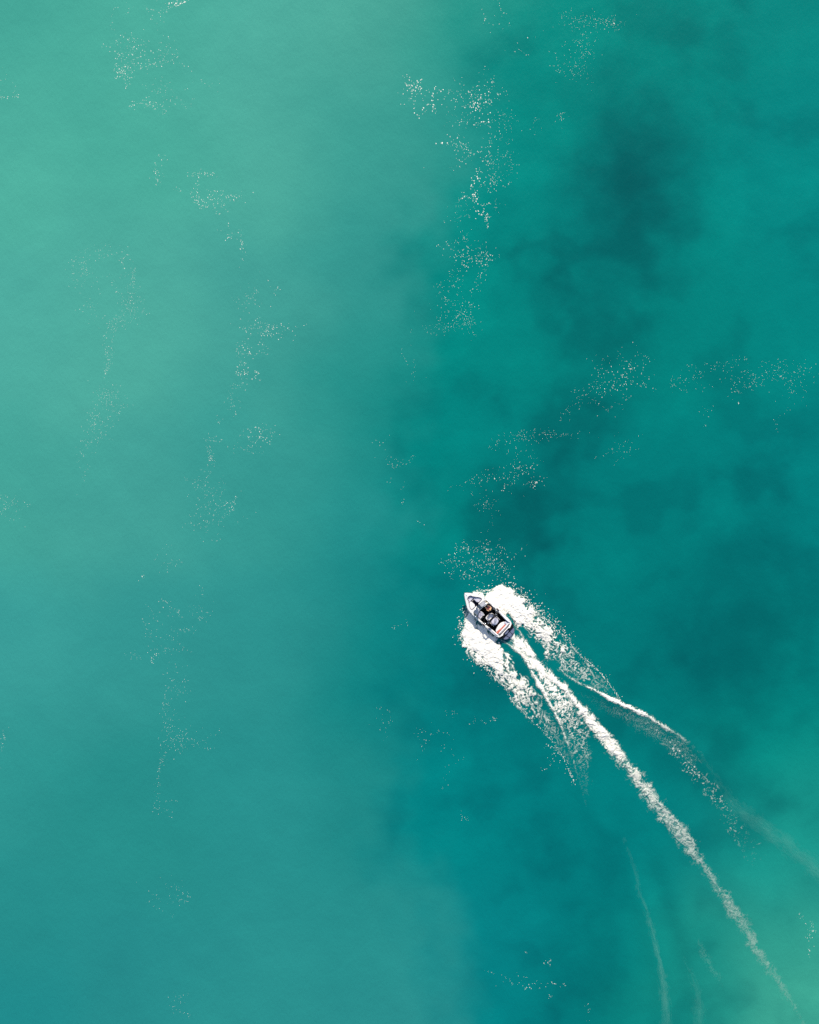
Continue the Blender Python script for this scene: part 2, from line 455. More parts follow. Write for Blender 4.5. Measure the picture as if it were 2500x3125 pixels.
inx = np.arange(-48, 48.001, 0.25); iny = np.arange(-59, 59.001, 0.25)
outer = np.array([1, 2.5, 6, 15, 40, 100, 300, 1000, 4000.])
xs = np.r_[-48 - outer[::-1], inx, 48 + outer]
ys = np.r_[-59 - outer[::-1], iny, 59 + outer]
GX, GY = np.meshgrid(xs, ys)
gx, gy = GX.ravel(), GY.ravel()
near = (np.abs(gx) < 49) & (np.abs(gy) < 60)
gz = np.zeros_like(gx)
gz[near] = water_height(gx[near], gy[near])
nx, ny = len(xs), len(ys)
idx = np.arange(nx * ny).reshape(ny, nx)
Q = np.stack([idx[:-1, :-1], idx[:-1, 1:], idx[1:, 1:], idx[1:, :-1]], -1).reshape(-1, 4)

m, nt, p, out = new_mat('turquoise_water')
at = nt.nodes.new('ShaderNodeAttribute'); at.attribute_name = 'tint'
tc = nt.nodes.new('ShaderNodeTexCoord')
mp = nt.nodes.new('ShaderNodeMapping'); mp.inputs['Scale'].default_value = (1.0, 0.45, 1.0); mp.inputs['Rotation'].default_value = (0, 0, math.radians(6))
nt.links.new(tc.outputs['Object'], mp.inputs['Vector'])
n1 = nt.nodes.new('ShaderNodeTexNoise'); n1.inputs['Scale'].default_value = 3.2; n1.inputs['Detail'].default_value = 5; n1.inputs['Roughness'].default_value = 0.65
nt.links.new(mp.outputs[0], n1.inputs['Vector'])
bp = nt.nodes.new('ShaderNodeBump'); bp.inputs['Strength'].default_value = 0.55; bp.inputs['Distance'].default_value = 0.065
nt.links.new(n1.outputs['Fac'], bp.inputs['Height'])
nt.links.new(bp.outputs['Normal'], p.inputs['Normal'])
nt.links.new(at.outputs['Color'], p.inputs['Base Color'])
p.inputs['Roughness'].default_value = 0.08
p.inputs['IOR'].default_value = 1.33
p.inputs['Specular IOR Level'].default_value = 0.25
WATER = m
water = np_mesh('water', np.c_[gx, gy, gz], Q, WATER)
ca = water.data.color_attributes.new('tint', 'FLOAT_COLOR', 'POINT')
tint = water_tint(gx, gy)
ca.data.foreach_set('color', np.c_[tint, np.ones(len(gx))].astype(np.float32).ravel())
tag(water, kind='structure')

# ------------------------------------------------------------------ wake and spray foam
def uniformise(n):
    r = np.empty(n.size); r[np.argsort(n.ravel(), kind='stable')] = np.linspace(0, 1, n.size)
    return r.reshape(n.shape)

def foam_sheet(name, label, rb, dens, edge, step=0.055, margin=0.9, soft=0.35, nscale=1.0, stretch=1.6, lift=(0.03, 0.03), bumps=(0.06, 0.06), seed=0, mat=None, opac=(1, 1), skew=0.0, endsoft=0.6, ang=0.0, mode='billow', wobble=0.6):
    """foam on a band: dens = cover along the band, edge = soft rim in metres"""
    x0, y0 = rb.c.min(0) - rb.w.max() - margin; x1, y1 = rb.c.max(0) + rb.w.max() + margin
    X, Y = np.meshgrid(np.arange(x0, x1, step), np.arange(y0, y1, step))
    shp = X.shape
    # coarse reject
    keep = np.zeros(shp, bool)
    cs = 8
    Xc, Yc = X[::cs, ::cs], Y[::cs, ::cs]
    T, L, HW, S, E, D = rb.eval(Xc, Yc)
    kc = (D < HW + margin + step * cs * 1.5)
    keep = np.kron(kc, np.ones((cs, cs), bool))[:shp[0], :shp[1]]
    x, y = X[keep], Y[keep]
    T, L, HW, S, E, D = rb.eval(x, y)
    rr = rb
    wob = wobble * fbm(x * 0.9, y * 0.9, 3, seed + 3) * np.minimum(1, HW * 0.8)
    q = HW + wob - np.abs(L)                      # metres inside the rim
    rim = sstep(-edge * 0.5, edge, q) * (1 - sstep(0, endsoft, E))
    d = prof(T, dens) * (1 + 0.28 * fbm(x * 0.45, y * 0.45, 2, seed + 44)) * (1 + skew * np.clip(L / HW, -1, 1))
    # noise in along/across coordinates
    a = S / stretch / nscale; b = L / nscale
    if ang:
        a, b = a * math.cos(ang) - b * math.sin(ang), a * math.sin(ang) + b * math.cos(ang)
    wa = a + 0.5 * fbm(a * 1.1, b * 1.1, 3, seed + 11); wb = b + 0.5 * fbm(a * 1.1 + 9, b * 1.1, 3, seed + 15)
    if mode == 'billow':
        n = ridged(wa * 1.7, wb * 1.7, 4, seed + 21, 0.5) + 0.22 * fbm(wa * 4, wb * 4, 2, seed + 27)
    else:
        n = fbm(wa * 2.2, wb * 2.2, 4, seed + 21, 0.62)
    n = uniformise(n)
    cov = np.clip((d * rim + n - 1) / soft, 0, 1) * prof(T, opac)
    cov = np.minimum(cov, 1)
    z = water_height(x, y) + 0.015 + prof(T, lift) * rim * (0.7 + 0.3 * np.cos(np.clip(L / HW, -1, 1) * 2.2)) \
        + prof(T, bumps) * rim * ((n - 0.5) * 0.9 + 0.8 * fbm(x * 0.9, y * 0.9, 3, seed + 33)) * 1.0
    z = np.maximum(z, water_height(x, y) + 0.012)
    C = np.zeros(shp); C[keep] = cov
    Z = np.zeros(shp); Z[keep] = z
    cellmax = np.maximum.reduce([C[:-1, :-1], C[1:, :-1], C[:-1, 1:], C[1:, 1:]])
    use = (cellmax > 0.015) & keep[:-1, :-1] & keep[1:, 1:] & keep[1:, :-1] & keep[:-1, 1:]
    ii = np.arange(shp[0] * shp[1]).reshape(shp)
    Qf = np.stack([ii[:-1, :-1][use], ii[:-1, 1:][use], ii[1:, 1:][use], ii[1:, :-1][use]], -1)
    uq, inv = np.unique(Qf, return_inverse=True)
    V = np.c_[X.ravel()[uq], Y.ravel()[uq], Z.ravel()[uq]]
    o = np_mesh(name, V, inv.reshape(-1, 4), mat or FOAM)
    at_ = o.data.attributes.new('cover', 'FLOAT', 'POINT')
    at_.data.foreach_set('value', C.ravel()[uq].astype(np.float32))
    tag(o, label, 'wake foam', kind='stuff')
    return o

foam_sheet('bow_spray', 'thick white spray sheet along the right side of the boat', Ribbon(STB_OUT, STB_IN),
           (1.5, 1.7, 1.7, 1.45, 1.15, .95, .78, .64, .54, .45, .34, .18), 0.7, lift=(0.25, 0.30, 0.18, 0.10, 0.05, 0.03, .02), bumps=(0.06, 0.09, .12, .12, .08, .05, .04), seed=100, soft=0.5, nscale=0.95, opac=(1, 1, 1, .95, .88, .8, .68, .52, .35), stretch=1.2)
foam_sheet('bow_spray', 'thick white spray sheet along the left side of the boat', Ribbon(PRT_IN, PRT_OUT),
           (1.5, 1.7, 1.7, 1.4, 1.12, .92, .76, .62, .52, .42, .32, .2, .1), 0.7, lift=(0.16, 0.20, 0.14, 0.08, 0.05, 0.03, .02), bumps=(0.06, 0.09, .12, .12, .08, .05, .04), seed=200, soft=0.5, nscale=0.95, opac=(1, 1, 1, .93, .84, .74, .6, .46, .34, .22), stretch=1.2)
foam_sheet('stern_wash', 'long white churned trail running from the stern to the corner', Ribbon(CORE_L, CORE_R, n=110).grow(1.0, .05),
           (1.7, 2.0, 2.0, 1.95, 1.75, 1.5, 1.3, 1.2, 1.15, 1.15, 1.1, 1.1, 1.1, 1.05, 1.0, 1.0, .9, .8), 0.62, lift=(0.04, 0.10, 0.10, 0.07, 0.05, .04, .03, .02, .02), bumps=(0.06, .10, .13, .13, .11, .09, .07, .05), seed=300, soft=0.9, nscale=0.85, wobble=0.65,
           opac=(1, 1, 1, .97, .84, .70, .58, .49, .41, .34, .28, .23, .18, .13, .09), stretch=1.0, skew=.2)
foam_sheet('wash_lace', 'loose lacy bubbles between the churned trail and its left edge line', Ribbon(LACE_L, LACE_R),
           (1.1, .95, .78, .62, .48, .32, .18, .05), 0.6, seed=400, soft=0.45, nscale=0.8, opac=(1, .95, .88, .78, .6, .36, .12), stretch=0.8, bumps=(.06, .05, .04, .03))
foam_sheet('wash_edge_line', 'thin bright foam line edging the lace left of the churned trail', Ribbon(line=LLINE, width=[7, 8, 7, 5, 4, 4]),
           (1.2, 1.2, 1.0, .9, .7, .5, .3), 0.25, seed=500, soft=0.6, nscale=0.4, lift=(.05, .07, .05, .03), opac=(1, 1, .95, .75, .45, .2), margin=.6)
foam_sheet('wake_crest', 'thin bright breaking crest right of the churned trail', Ribbon(line=CREST, width=[2, 3, 5, 7, 8, 8, 8, 6, 4]),
           (.8, 1.2, 1.5, 1.6, 1.6, 1.45, 1.25, .9, .5), 0.3, seed=600, soft=0.6, nscale=0.4, lift=(.03, .06, .08, .08, .06, .03), opac=(.6, 1, 1, 1, .92, .65, .35, .08), margin=.6)
foam_sheet('crest_streaks', 'faint streaky foam trailing below the breaking crest', Ribbon(line=[(x - 16, y + 24) for x, y in CREST[2:]], width=[8, 18, 24, 26, 22]),
           (.15, .35, .42, .40, .3), 0.6, seed=650, soft=0.6, nscale=0.33, opac=(.25, .4, .42, .45, .4), margin=.6, stretch=0.5)
foam_sheet('foam_bubbles', 'scattered clots of foam behind the end of the crest', Ribbon(line=BUBBLES, width=[10, 20, 22, 24, 26, 30, 34]),
           (.12, .17, .16, .14, .12, .09, .07), 0.4, seed=700, soft=0.14, nscale=0.62, opac=(.8, .85, .8, .65, .45, .3), mode='blob', stretch=1)
foam_sheet('crest_tail', 'grey misty band carrying on from the crest to the right edge', Ribbon(line=CREST_TAIL, width=[8, 16, 26, 26, 26, 30]),
           (2.0, 2.2, 2.5, 2.5, 2.5, 2.5), 1.6, seed=750, soft=4, nscale=0.6, opac=(.10, .13, .17, .19, .20, .20), stretch=5, wobble=0.3, mat=FOAM_THIN, margin=1.6)
foam_sheet('wake_streak', 'long faint foam streak left of the trail reaching the bottom edge', Ribbon(line=ARM_L, width=[9, 8, 8, 10, 14, 20]),
           (2, 2.2, 2.5, 2.5, 2.5, 2.5), 0.9, seed=800, soft=4, nscale=0.5, opac=(.10, .16, .36, .40, .26, .16), stretch=6, wobble=0.25, mat=FOAM_THIN, margin=1.2)
foam_sheet('wake_streak', 'short pale foam streak at the bottom edge beside the longer one', Ribbon(line=ARM_L2, width=[8, 13, 18, 20]),
           (2, 2.5, 2.5, 2.5), 1.2, seed=850, soft=4, nscale=0.5, opac=(.06, .12, .15, .15), stretch=6, wobble=0.25, mat=FOAM_THIN, margin=1.4)
foam_sheet('foam_patch', 'small pale lacy foam patch left of the fading trail', Ribbon(line=PATCH, width=[8, 14, 14, 10, 6]),
           (.5, .7, .7, .6, .4), 0.6, seed=880, soft=1.1, nscale=0.5, opac=(.24, .30, .30, .26), mat=FOAM_THIN)
# two side jets peeling off the transom corners
foam_sheet('transom_jet', 'white jet peeling off the left corner of the stern', Ribbon(line=[(1530, 1953), (1552, 1966), (1580, 1984), (1612, 2010), (1630, 2035)], width=[3, 5, 7, 9, 10]),
           (.9, 1.2, 1.4, 1.4, 1.2), .2, seed=900, soft=.7, nscale=.4, lift=(.03, .05, .06), margin=.5, stretch=3, endsoft=.3, opac=(.6, .8, .9, 1, 1))
foam_sheet('transom_jet', 'white jet peeling off the right corner of the stern', Ribbon(line=[(1572, 1910), (1583, 1924), (1596, 1946), (1612, 1975), (1630, 2000)], width=[3, 5, 7, 9, 10]),
           (.8, 1.0, 1.3, 1.4, 1.2), .2, seed=930, soft=.7, nscale=.4, lift=(.03, .05, .06), margin=.5, stretch=3, opac=(.5, .6, .8, 1, 1), endsoft=.3)

# ------------------------------------------------------------------ droplets and drifting flecks
def flecks(name, label, items, cat, mat=FLECK, zfun=None, aspect=1.7, tilt=0.12):
    """items: array of x, y, half width, z"""
    it = np.asarray(items, float)
    n = len(it); k = 7
    base = water_height(it[:, 0], it[:, 1]) + 0.008 + it[:, 3]
    V = np.zeros((n, k + 1, 3))
    an = np.linspace(0, 2 * np.pi, k, endpoint=False)
    R_ = rng.uniform(0.7, 1.3, (n, k))
    tl = rng.normal(tilt, 0.25, n)
    asp = rng.uniform(0.9, aspect + 0.4, n)
    ex = it[:, 2][:, None] * R_ * np.cos(an); ey = it[:, 2][:, None] * asp[:, None] * R_ * np.sin(an)
    V[:, :k, 0] = it[:, 0][:, None] + ex * np.cos(tl)[:, None] - ey * np.sin(tl)[:, None]
    V[:, :k, 1] = it[:, 1][:, None] + ex * np.sin(tl)[:, None] + ey * np.cos(tl)[:, None]
    V[:, :k, 2] = base[:, None]
    V[:, k, 0] = it[:, 0]; V[:, k, 1] = it[:, 1]; V[:, k, 2] = base + it[:, 2] * 0.55
    F = np.zeros((n, k, 3), int)
    o0 = (np.arange(n) * (k + 1))[:, None]
    F[:, :, 0] = o0 + np.arange(k); F[:, :, 1] = o0 + (np.arange(k) + 1) % k; F[:, :, 2] = o0 + k
    o = np_mesh(name, V.reshape(-1, 3), F.reshape(-1, 3), mat, True)
    tag(o, label, cat, kind='stuff')
    return o

def edge_drops(pts, n, out, zmax, szr=(0.012, 0.045)):
    p = resample(pts, 200); x, y = W(p[:, 0], p[:, 1])
    i = rng.integers(0, 200, n)
    r = rng.exponential(out, n)
    an = rng.uniform(0, 2 * np.pi, n)
    return np.c_[x[i] + r * np.cos(an), y[i] + r * np.sin(an), rng.uniform(*szr, n), rng.uniform(0, 1, n) ** 2 * zmax]

flecks('spray_droplets', 'white droplets thrown outward beside the right-hand bow spray',
       np.r_[edge_drops(STB_OUT[:9], 420, 0.25, 0.35), edge_drops([(1560, 1775), (1600, 1815), (1650, 1860), (1690, 1895), (1722, 1925), (1738, 1945)], 150, 0.45, 0.3), edge_drops(STB_OUT[8:], 260, 0.12, 0.03, (.012, .03))], 'spray', aspect=1.2)
flecks('spray_droplets', 'white droplets thrown outward beside the left-hand bow spray',
       np.r_[edge_drops(PRT_OUT[:9], 460, 0.32, 0.3), edge_drops(PRT_OUT[8:], 260, 0.12, 0.03, (.012, .03)), edge_drops([(1405, 1900), (1400, 1920)], 18, .35, .2)], 'spray', aspect=1.2)

# drifting foam: px centre, radii, count, size class (0 faint .. 2 bright clots); quadrant view coordinates
QO = {1: (0, 0), 2: (1250, 0), 3: (0, 1042), 4: (1250, 1042), 5: (0, 2084), 6: (1250, 2084)}
DRIFT = {
 'broken patch of foam flecks near the top left': [(1,740,15,45,20,25,2),(1,670,60,30,40,18,1),(1,550,200,55,70,70,1),(1,530,300,30,45,60,1),(1,690,220,40,50,35,1),(1,610,280,70,40,35,1),(1,680,380,60,50,40,0),(1,640,435,90,22,45,1),(1,820,340,90,40,12,0),(1,540,40,30,15,8,0)],
 'few foam flecks at the left edge near the top': [(1,20,330,40,60,14,1),(1,20,410,40,25,10,1)],
 'long crooked line of foam flecks left of centre': [(1,680,660,20,15,6,1),(1,660,735,22,35,22,1),(1,735,795,25,10,6,0),(1,840,735,55,15,22,1),(1,825,815,20,40,25,1),(1,875,865,30,20,18,1),(1,940,830,70,25,40,1),(1,920,890,30,25,10,1),(1,950,970,40,30,10,1),(1,1015,1000,18,45,14,1),(1,1030,1060,10,40,6,0),(1,1045,1270,40,70,45,0),(1,1160,1220,40,40,8,1),(1,1130,1395,95,30,85,1),
   (3,1045,50,45,35,35,1),(3,1020,120,20,50,30,1),(3,1065,145,30,20,20,1),(3,975,240,30,50,28,0),(3,930,330,15,20,5,0),(3,1110,385,50,35,50,1),(3,1030,450,60,20,22,0),(3,900,410,40,15,18,0),(3,890,480,20,60,45,0),(3,850,600,40,25,30,0),(3,900,680,90,80,110,0),(3,880,770,50,20,18,0),(3,980,695,20,20,12,1),(3,705,950,35,40,20,0),(3,600,1000,15,20,5,1)],
 'sparse foam flecks in the lower left half': [(3,690,1100,25,25,8,1),(3,735,1140,25,25,14,0),(3,835,1130,40,40,28,0),(3,640,1180,60,40,14,0),(3,800,1215,50,25,14,0),(3,690,1270,70,40,40,0),(3,640,1320,25,25,14,1),(3,570,1320,45,20,12,0),(3,730,1380,50,40,14,0),(5,755,25,40,30,18,0),(5,700,100,25,40,18,0),(5,740,140,50,60,25,0),(5,760,240,70,35,85,0),(5,685,300,15,40,18,0),(5,665,440,15,60,18,0),(5,700,530,60,30,18,0),(5,700,880,80,50,45,0),(5,750,1350,40,35,24,0)],
 'hooked line of small foam flecks on the far left': [(1,340,1150,35,60,55,0),(1,440,1060,60,30,28,0),(1,520,1080,25,40,14,1),(1,555,1160,15,50,20,0),(1,380,1170,60,60,20,0),(1,550,1290,40,50,110,0),(1,490,1360,40,25,35,0),(1,370,1290,50,60,20,0),(1,450,1400,35,40,12,0),(3,455,70,15,70,60,0),(3,455,250,50,50,110,0),(3,400,330,25,50,40,0),(3,370,430,40,50,28,0),(3,345,490,20,20,8,0),(3,360,550,30,60,10,0)],
 'faint foam flecks at the left edge halfway down': [(3,40,670,50,40,45,0),(3,70,730,50,30,14,0),(5,8,250,14,70,20,0)],
 'bright dense line of foam flecks right of centre at the top': [(2,10,390,40,45,45,2),(2,60,460,35,30,10,2),(2,100,400,60,50,25,2),(2,190,390,50,40,22,1),(2,200,470,60,40,22,1),(2,310,60,20,30,5,1),(2,390,100,45,40,14,1),(2,320,330,30,50,14,1),(2,290,440,45,60,60,2),(2,260,520,60,30,18,1),(2,350,430,70,60,25,0),(2,400,530,50,70,45,0),(2,210,610,40,60,40,1),(2,130,605,40,10,5,2),(2,330,620,40,50,22,1),(2,345,680,30,40,22,1),(2,200,690,25,30,10,1),(2,410,700,40,60,50,0),(2,290,745,25,35,16,2),(2,365,755,45,30,35,1),(2,225,810,15,25,10,1),(2,275,815,15,25,12,2),(2,300,870,25,30,25,2),(2,330,920,12,40,14,2),(2,370,850,20,60,14,0),(2,190,900,45,40,30,0),(2,220,1000,20,30,6,1),(2,200,1070,55,55,35,1),(2,270,1050,60,40,35,1),(2,320,1100,30,60,30,1),(2,220,1120,30,20,14,1),(2,170,1190,40,40,28,0),(2,290,1190,40,40,14,1),(2,150,1260,40,60,35,0),(2,250,1290,30,30,14,1),(2,190,1340,80,50,70,0),(2,120,1380,70,30,20,0),(2,250,1380,40,40,20,0),(2,470,200,50,40,8,1),(2,59,709,2,2,1,2)],
 'thin scatter of foam flecks below the centre line': [(4,15,110,40,60,14,0),(3,1600,430,30,40,6,0),(3,1650,510,45,30,24,0),(3,1700,640,20,40,8,0),(3,1640,590,15,15,4,0),(3,1690,1190,50,25,8,0),(4,45,770,20,15,3,1),(5,1610,200,40,40,14,0),(5,1605,110,25,10,5,0)],
 'small drift of foam flecks at the top right of centre': [(2,760,90,110,35,110,0),(2,740,200,40,60,60,0),(2,700,300,60,60,55,0),(2,640,280,30,20,10,0),(2,850,100,30,20,10,1),(2,640,490,35,25,12,0),(2,540,550,70,20,10,0)],
 'wide band of foam flecks across the right side': [(4,880,150,110,70,90,1),(4,990,100,40,40,18,0),(4,800,190,50,60,30,0),(4,720,240,60,30,24,0),(4,650,310,25,20,8,0),(4,1180,170,100,40,45,0),(4,1320,110,90,25,35,0),(4,1370,190,30,40,24,0),(4,1550,140,170,50,150,0),(4,1620,220,60,50,24,0),(4,1250,290,40,30,10,0),(4,1385,262,3,3,2,1),(4,850,280,60,40,14,0)],
 'winding line of foam flecks above the boat': [(4,550,395,140,20,70,0),(4,440,410,60,25,24,0),(4,460,460,60,30,24,0),(4,490,520,40,30,20,1),(4,380,560,60,30,30,0),(4,450,570,70,40,40,1),(4,530,600,35,20,18,1),(4,310,640,50,60,35,0),(4,350,700,40,20,18,0),(4,900,440,60,50,30,0)],
 'patch of foam flecks just ahead of the boat': [(4,250,880,70,40,60,1),(4,180,930,40,30,30,0),(4,380,930,60,55,75,1),(4,300,960,90,50,70,1),(4,240,990,30,15,14,1)],
 'loose foam flecks left of the wake': [(6,350,155,15,15,8,1),(6,270,155,30,20,8,0),(6,180,130,30,20,8,0),(6,100,240,70,50,30,0),(6,150,400,20,30,6,0),(6,240,560,30,20,8,0),(6,610,310,40,60,24,1)],
 'few foam flecks near the bottom edge': [(6,590,1180,25,15,8,1),(6,490,1135,6,5,2,1),(6,470,1250,60,30,20,0),(6,560,1270,50,15,10,1),(6,640,1265,35,15,8,1),(6,590,1320,20,10,4,1),(6,750,1400,15,40,8,0)],
 'foam flecks at the right edge near the bottom': [(6,1650,980,25,20,8,0),(6,1690,1050,20,50,30,1)],
}
SZ = {0: (0.007, 0.021), 1: (0.010, 0.032), 2: (0.016, 0.050)}
for label, ells in DRIFT.items():
    items = []
    for (q, cx, cy, rx, ry, n, cl) in ells:
        ox, oy = QO[q]
        n = int(n * 1.6)
        u = rng.normal(0, 0.62, (n, 2))
        # most flecks lie on thin wandering strands
        n_str = int(n * 0.5); done = 0
        while done < n_str:
            m_s = min(n_str - done, int(rng.integers(5, 16)))
            pos = rng.normal(0, 0.55, 2); head = rng.uniform(0, 2 * np.pi)
            for q_ in range(m_s):
                u[done] = pos + rng.normal(0, 0.09, 2)
                head += rng.normal(0, 0.5)
                pos = pos * 0.985 + rng.uniform(0.06, 0.30) * np.array([math.cos(head), math.sin(head)]) * (min(rx, ry) * 2 / (rx + ry) + .4)
                done += 1
        px = ox + (cx + u[:, 0] * rx) / 1.38; py = oy + (cy + u[:, 1] * ry) / 1.38
        x, y = W(px, py)
        lo, hi = SZ[cl]
        s = lo + (hi - lo) * rng.random(n) ** 1.6
        items.append(np.c_[x, y, s, np.zeros(n)])
    flecks('drift_foam', label, np.concatenate(items), 'foam flecks')

# ------------------------------------------------------------------ the boat
AX = math.radians(42.6)
BOAT_LOC = (5.93, -8.74, 0.0)
boat = bpy.data.objects.new('motorboat', None)
col.objects.link(boat)
boat.location = BOAT_LOC
boat.rotation_euler = (0, 0, -AX)
tag(boat, 'white open-bow motorboat with black stern speeding up to the left', 'boat')

HB = [(0, 0.0), (.03, .06), (.12, .16), (.25, .27), (.45, .42), (.6, .52), (.78, .64), (.95, .76), (1.15, .89), (1.35, 1.0), (1.55, 1.06), (1.74, 1.10), (2.2, 1.16), (2.8, 1.185), (3.4, 1.19), (4.0, 1.19), (4.7, 1.19), (5.4, 1.17), (5.75, 1.13), (5.93, 1.06), (6.03, .98)]
def hb(u): return float(np.interp(u, [a for a, b in HB], [b for a, b in HB]))
def sheer(u): return 0.74 + 0.48 * max(0, (6.2 - u) / 6.2) ** 1.7

# hull shell
us = [0, .03, .12, .25, .45, .7, 1, 1.35, 1.75, 2.2, 2.8, 3.4, 4, 4.7, 5.4, 5.8, 6.03]
V, F = [], []
for u in us:
    b, s = hb(u), sheer(u)
    bowf = max(0, 1 - u / 2.6)
    zk = -0.32 + (s + 0.2) * bowf ** 2.2
    zc = 0.06 + (s * 0.75) * bowf ** 1.8
    rk = 0.75 * bowf ** 2
    bc = b * (0.90 - 0.35 * bowf)
    row = [(u, b, s), (u + .01, b + .012, s - .07), (u + rk * .35, b * .97, s - (s - zc) * .5), (u + rk * .7, bc, zc), (u + rk, 0, zk)]
    full = row + [(a, -c, d) for a, c, d in row[-2::-1]]
    V += full
m_ = 9
for i in range(len(us) - 1):
    for k in range(m_ - 1):
        F.append((i * m_ + k, i * m_ + k + 1, (i + 1) * m_ + k + 1, (i + 1) * m_ + k))
F.append(tuple((len(us) - 1) * m_ + k for k in range(m_)))
hull = link_mesh('hull', V, F, GEL, boat, True); fix(hull)
rail = [(u, hb(u) + .014, sheer(u) - .05) for u in us[1:]]
rail = [(a, -b, c) for a, b, c in rail[::-1]] + [(-.015, 0, sheer(0) - .05)] + rail
tube('rub_rail', rail, 0.018, GREYPLASTIC, hull, 6)

# openings (aft, starboard)
BOWOP = [(.54, 0), (.56, .13), (.63, .25), (.73, .31), (.84, .32), (1.0, .44), (1.25, .59), (1.34, .69), (1.55, .79), (1.72, .84), (1.82, .79), (1.85, .68), (1.85, .16)]
MAINOP = [(2.38, .17), (2.46, .40), (2.56, .80), (2.66, .96), (3.0, 1.0), (3.6, 1.0), (4.12, .97), (4.45, .93), (4.78, .90), (5.17, .86), (5.6, .86), (5.86, .87), (5.93, .82), (5.95, .5)]
side = BOWOP + MAINOP
opening = side + [(a, -b) for a, b in side[::-1] if b > 0]
STERN = [(6.08, .88), (6.14, .68), (6.17, .56), (6.13, .47), (6.08, .42), (6.07, .2)]
su = [0, .01, .03, .07, .12, .18, .25, .35, .45, .6, .78, .95, 1.15, 1.35, 1.55, 1.74, 2, 2.2, 2.5, 2.8, 3.1, 3.4, 3.7, 4, 4.35, 4.7, 5, 5.4, 5.75, 5.93, 6.03]
ol = [(u, hb(u)) for u in su] + STERN
outl = ol + [(a, -b) for a, b in ol[::-1] if b > 0]
inset_o = [(a, b * .995) for a, b in outl]
def deckz(u, v):
    return sheer(u) + 0.045 * (1 - min(1, (v / max(hb(u), .05)) ** 2)) + 0.006
loops = [[Vector((a, b, 0)) for a, b in inset_o], [Vector((a, b, 0)) for a, b in opening]]
tris = tessellate_polygon(loops)
flat = inset_o + opening
V = [(a, b, deckz(a, b)) for a, b in flat]; F = [tuple(t) for t in tris]
n0 = len(inset_o); n1_ = len(opening); base = len(V)
V += [(a, b, deckz(a, b) - .10) for a, b in opening]
for i in range(n1_):
    j = (i + 1) % n1_
    F.append((n0 + i, n0 + j, base + j, base + i))
b2 = len(V)
V += [(a, b, sheer(a) - .06) for a, b in inset_o]
for i in range(n0):
    j = (i + 1) % n0
    F.append((i, j, b2 + j, b2 + i))
deck = link_mesh('deck', V, F, GEL, boat, False); fix(deck)

# dark liner under the main opening and pale liner at the bow, floors
def liner(name, loop, z0fun, zfloor, mat):
    V, F = [], []
    n = len(loop)
    V += [(a, b, z0fun(a, b)) for a, b in loop] + [(a, b, zfloor) for a, b in loop]
    for i in range(n):
        j = (i + 1) % n
        F.append((i, j, n + j, n + i))
    for t in tessellate_polygon([[Vector((a, b, 0)) for a, b in loop]]): F.append(tuple(n + k for k in t))
    o = link_mesh(name, V, F, mat, boat); fix(o); return o
mainloop = [(a, b * 1.0) for a, b in MAINOP] + [(a, -b) for a, b in MAINOP[::-1]]
liner('cockpit_liner', mainloop, lambda a, b: deckz(a, b) - .10, 0.14, CARPET)
bowloop = BOWOP + [(a, -b) for a, b in BOWOP[:0:-1]]
liner('bow_liner', bowloop, lambda a, b: deckz(a, b) - .10, 0.46, NAVY)
liner('walkway', [(1.84, .155), (2.40, .165), (2.40, -.165), (1.84, -.155)], lambda a, b: deckz(a, b) - .02, 0.44, NAVY)

# bow cushions: shade on the forward and starboard ones is put into the lilac
bz = 0.95
def bowpts(lo, hi, s): return [(a, b * s) for a, b in BOWOP if lo <= a <= hi]
fc = [(.57, 0), (.60, .13), (.66, .22), (.75, .275), (.86, .29), (1.0, .40), (1.08, .44), (1.08, .16)]
cushion('bow_cushion', fc + [(a, -b) for a, b in fc[:0:-1]], .5, bz + .03, LILAC_SHADE, boat, .03, 1)
sc_ = [(1.10, .17), (1.10, .46), (1.25, .55), (1.36, .66), (1.55, .755), (1.71, .80), (1.80, .75), (1.82, .66), (1.82, .17)]
cushion('bow_cushion', sc_, .5, bz, LILAC_SHADE, boat, .03, 1)
cushion('bow_cushion', [(a, -b) for a, b in sc_], .5, bz, VINYL, boat, .03, 1)
tr_ = chaikin([(a, b) for a, b in BOWOP], 2, False)
tr_ = [(q.x, q.y) for q in tr_]
trl = [(a, -b) for a, b in tr_[::-1]] + tr_[1:]
tube('bow_gap_shade', [(a, b * .985, deckz(a, b) - .012) for a, b in trl], 0.020, MAROON, deck, 6)  # dark tube stands in for the shaded gap round the opening
for v in (-.11, 0, .11):
    disc('cup_holder', (1.14, v * 1.1, bz + .0), .036, .036, .014, NAVYRUB, boat)
link_mesh('step_plate', [(1.19, -.16, bz + .01), (1.215, -.16, bz + .01), (1.215, .16, bz + .01), (1.19, .16, bz + .01), (1.19, -.16, bz - .1), (1.215, -.16, bz - .1), (1.215, .16, bz - .1), (1.19, .16, bz - .1)],
          [(0, 1, 2, 3), (0, 4, 5, 1), (1, 5, 6, 2), (2, 6, 7, 3), (3, 7, 4, 0), (7, 6, 5, 4)], VINYL, boat)
link_mesh('walkway_mat', [(1.24, -.145, .62), (1.88, -.145, .62), (1.88, .145, .62), (1.24, .145, .62), (1.24, -.145, .5), (1.88, -.145, .5), (1.88, .145, .5), (1.24, .145, .5)],
          [(0, 1, 2, 3), (0, 4, 5, 1), (1, 5, 6, 2), (2, 6, 7, 3), (3, 7, 4, 0), (7, 6, 5, 4)], NAVY, boat)

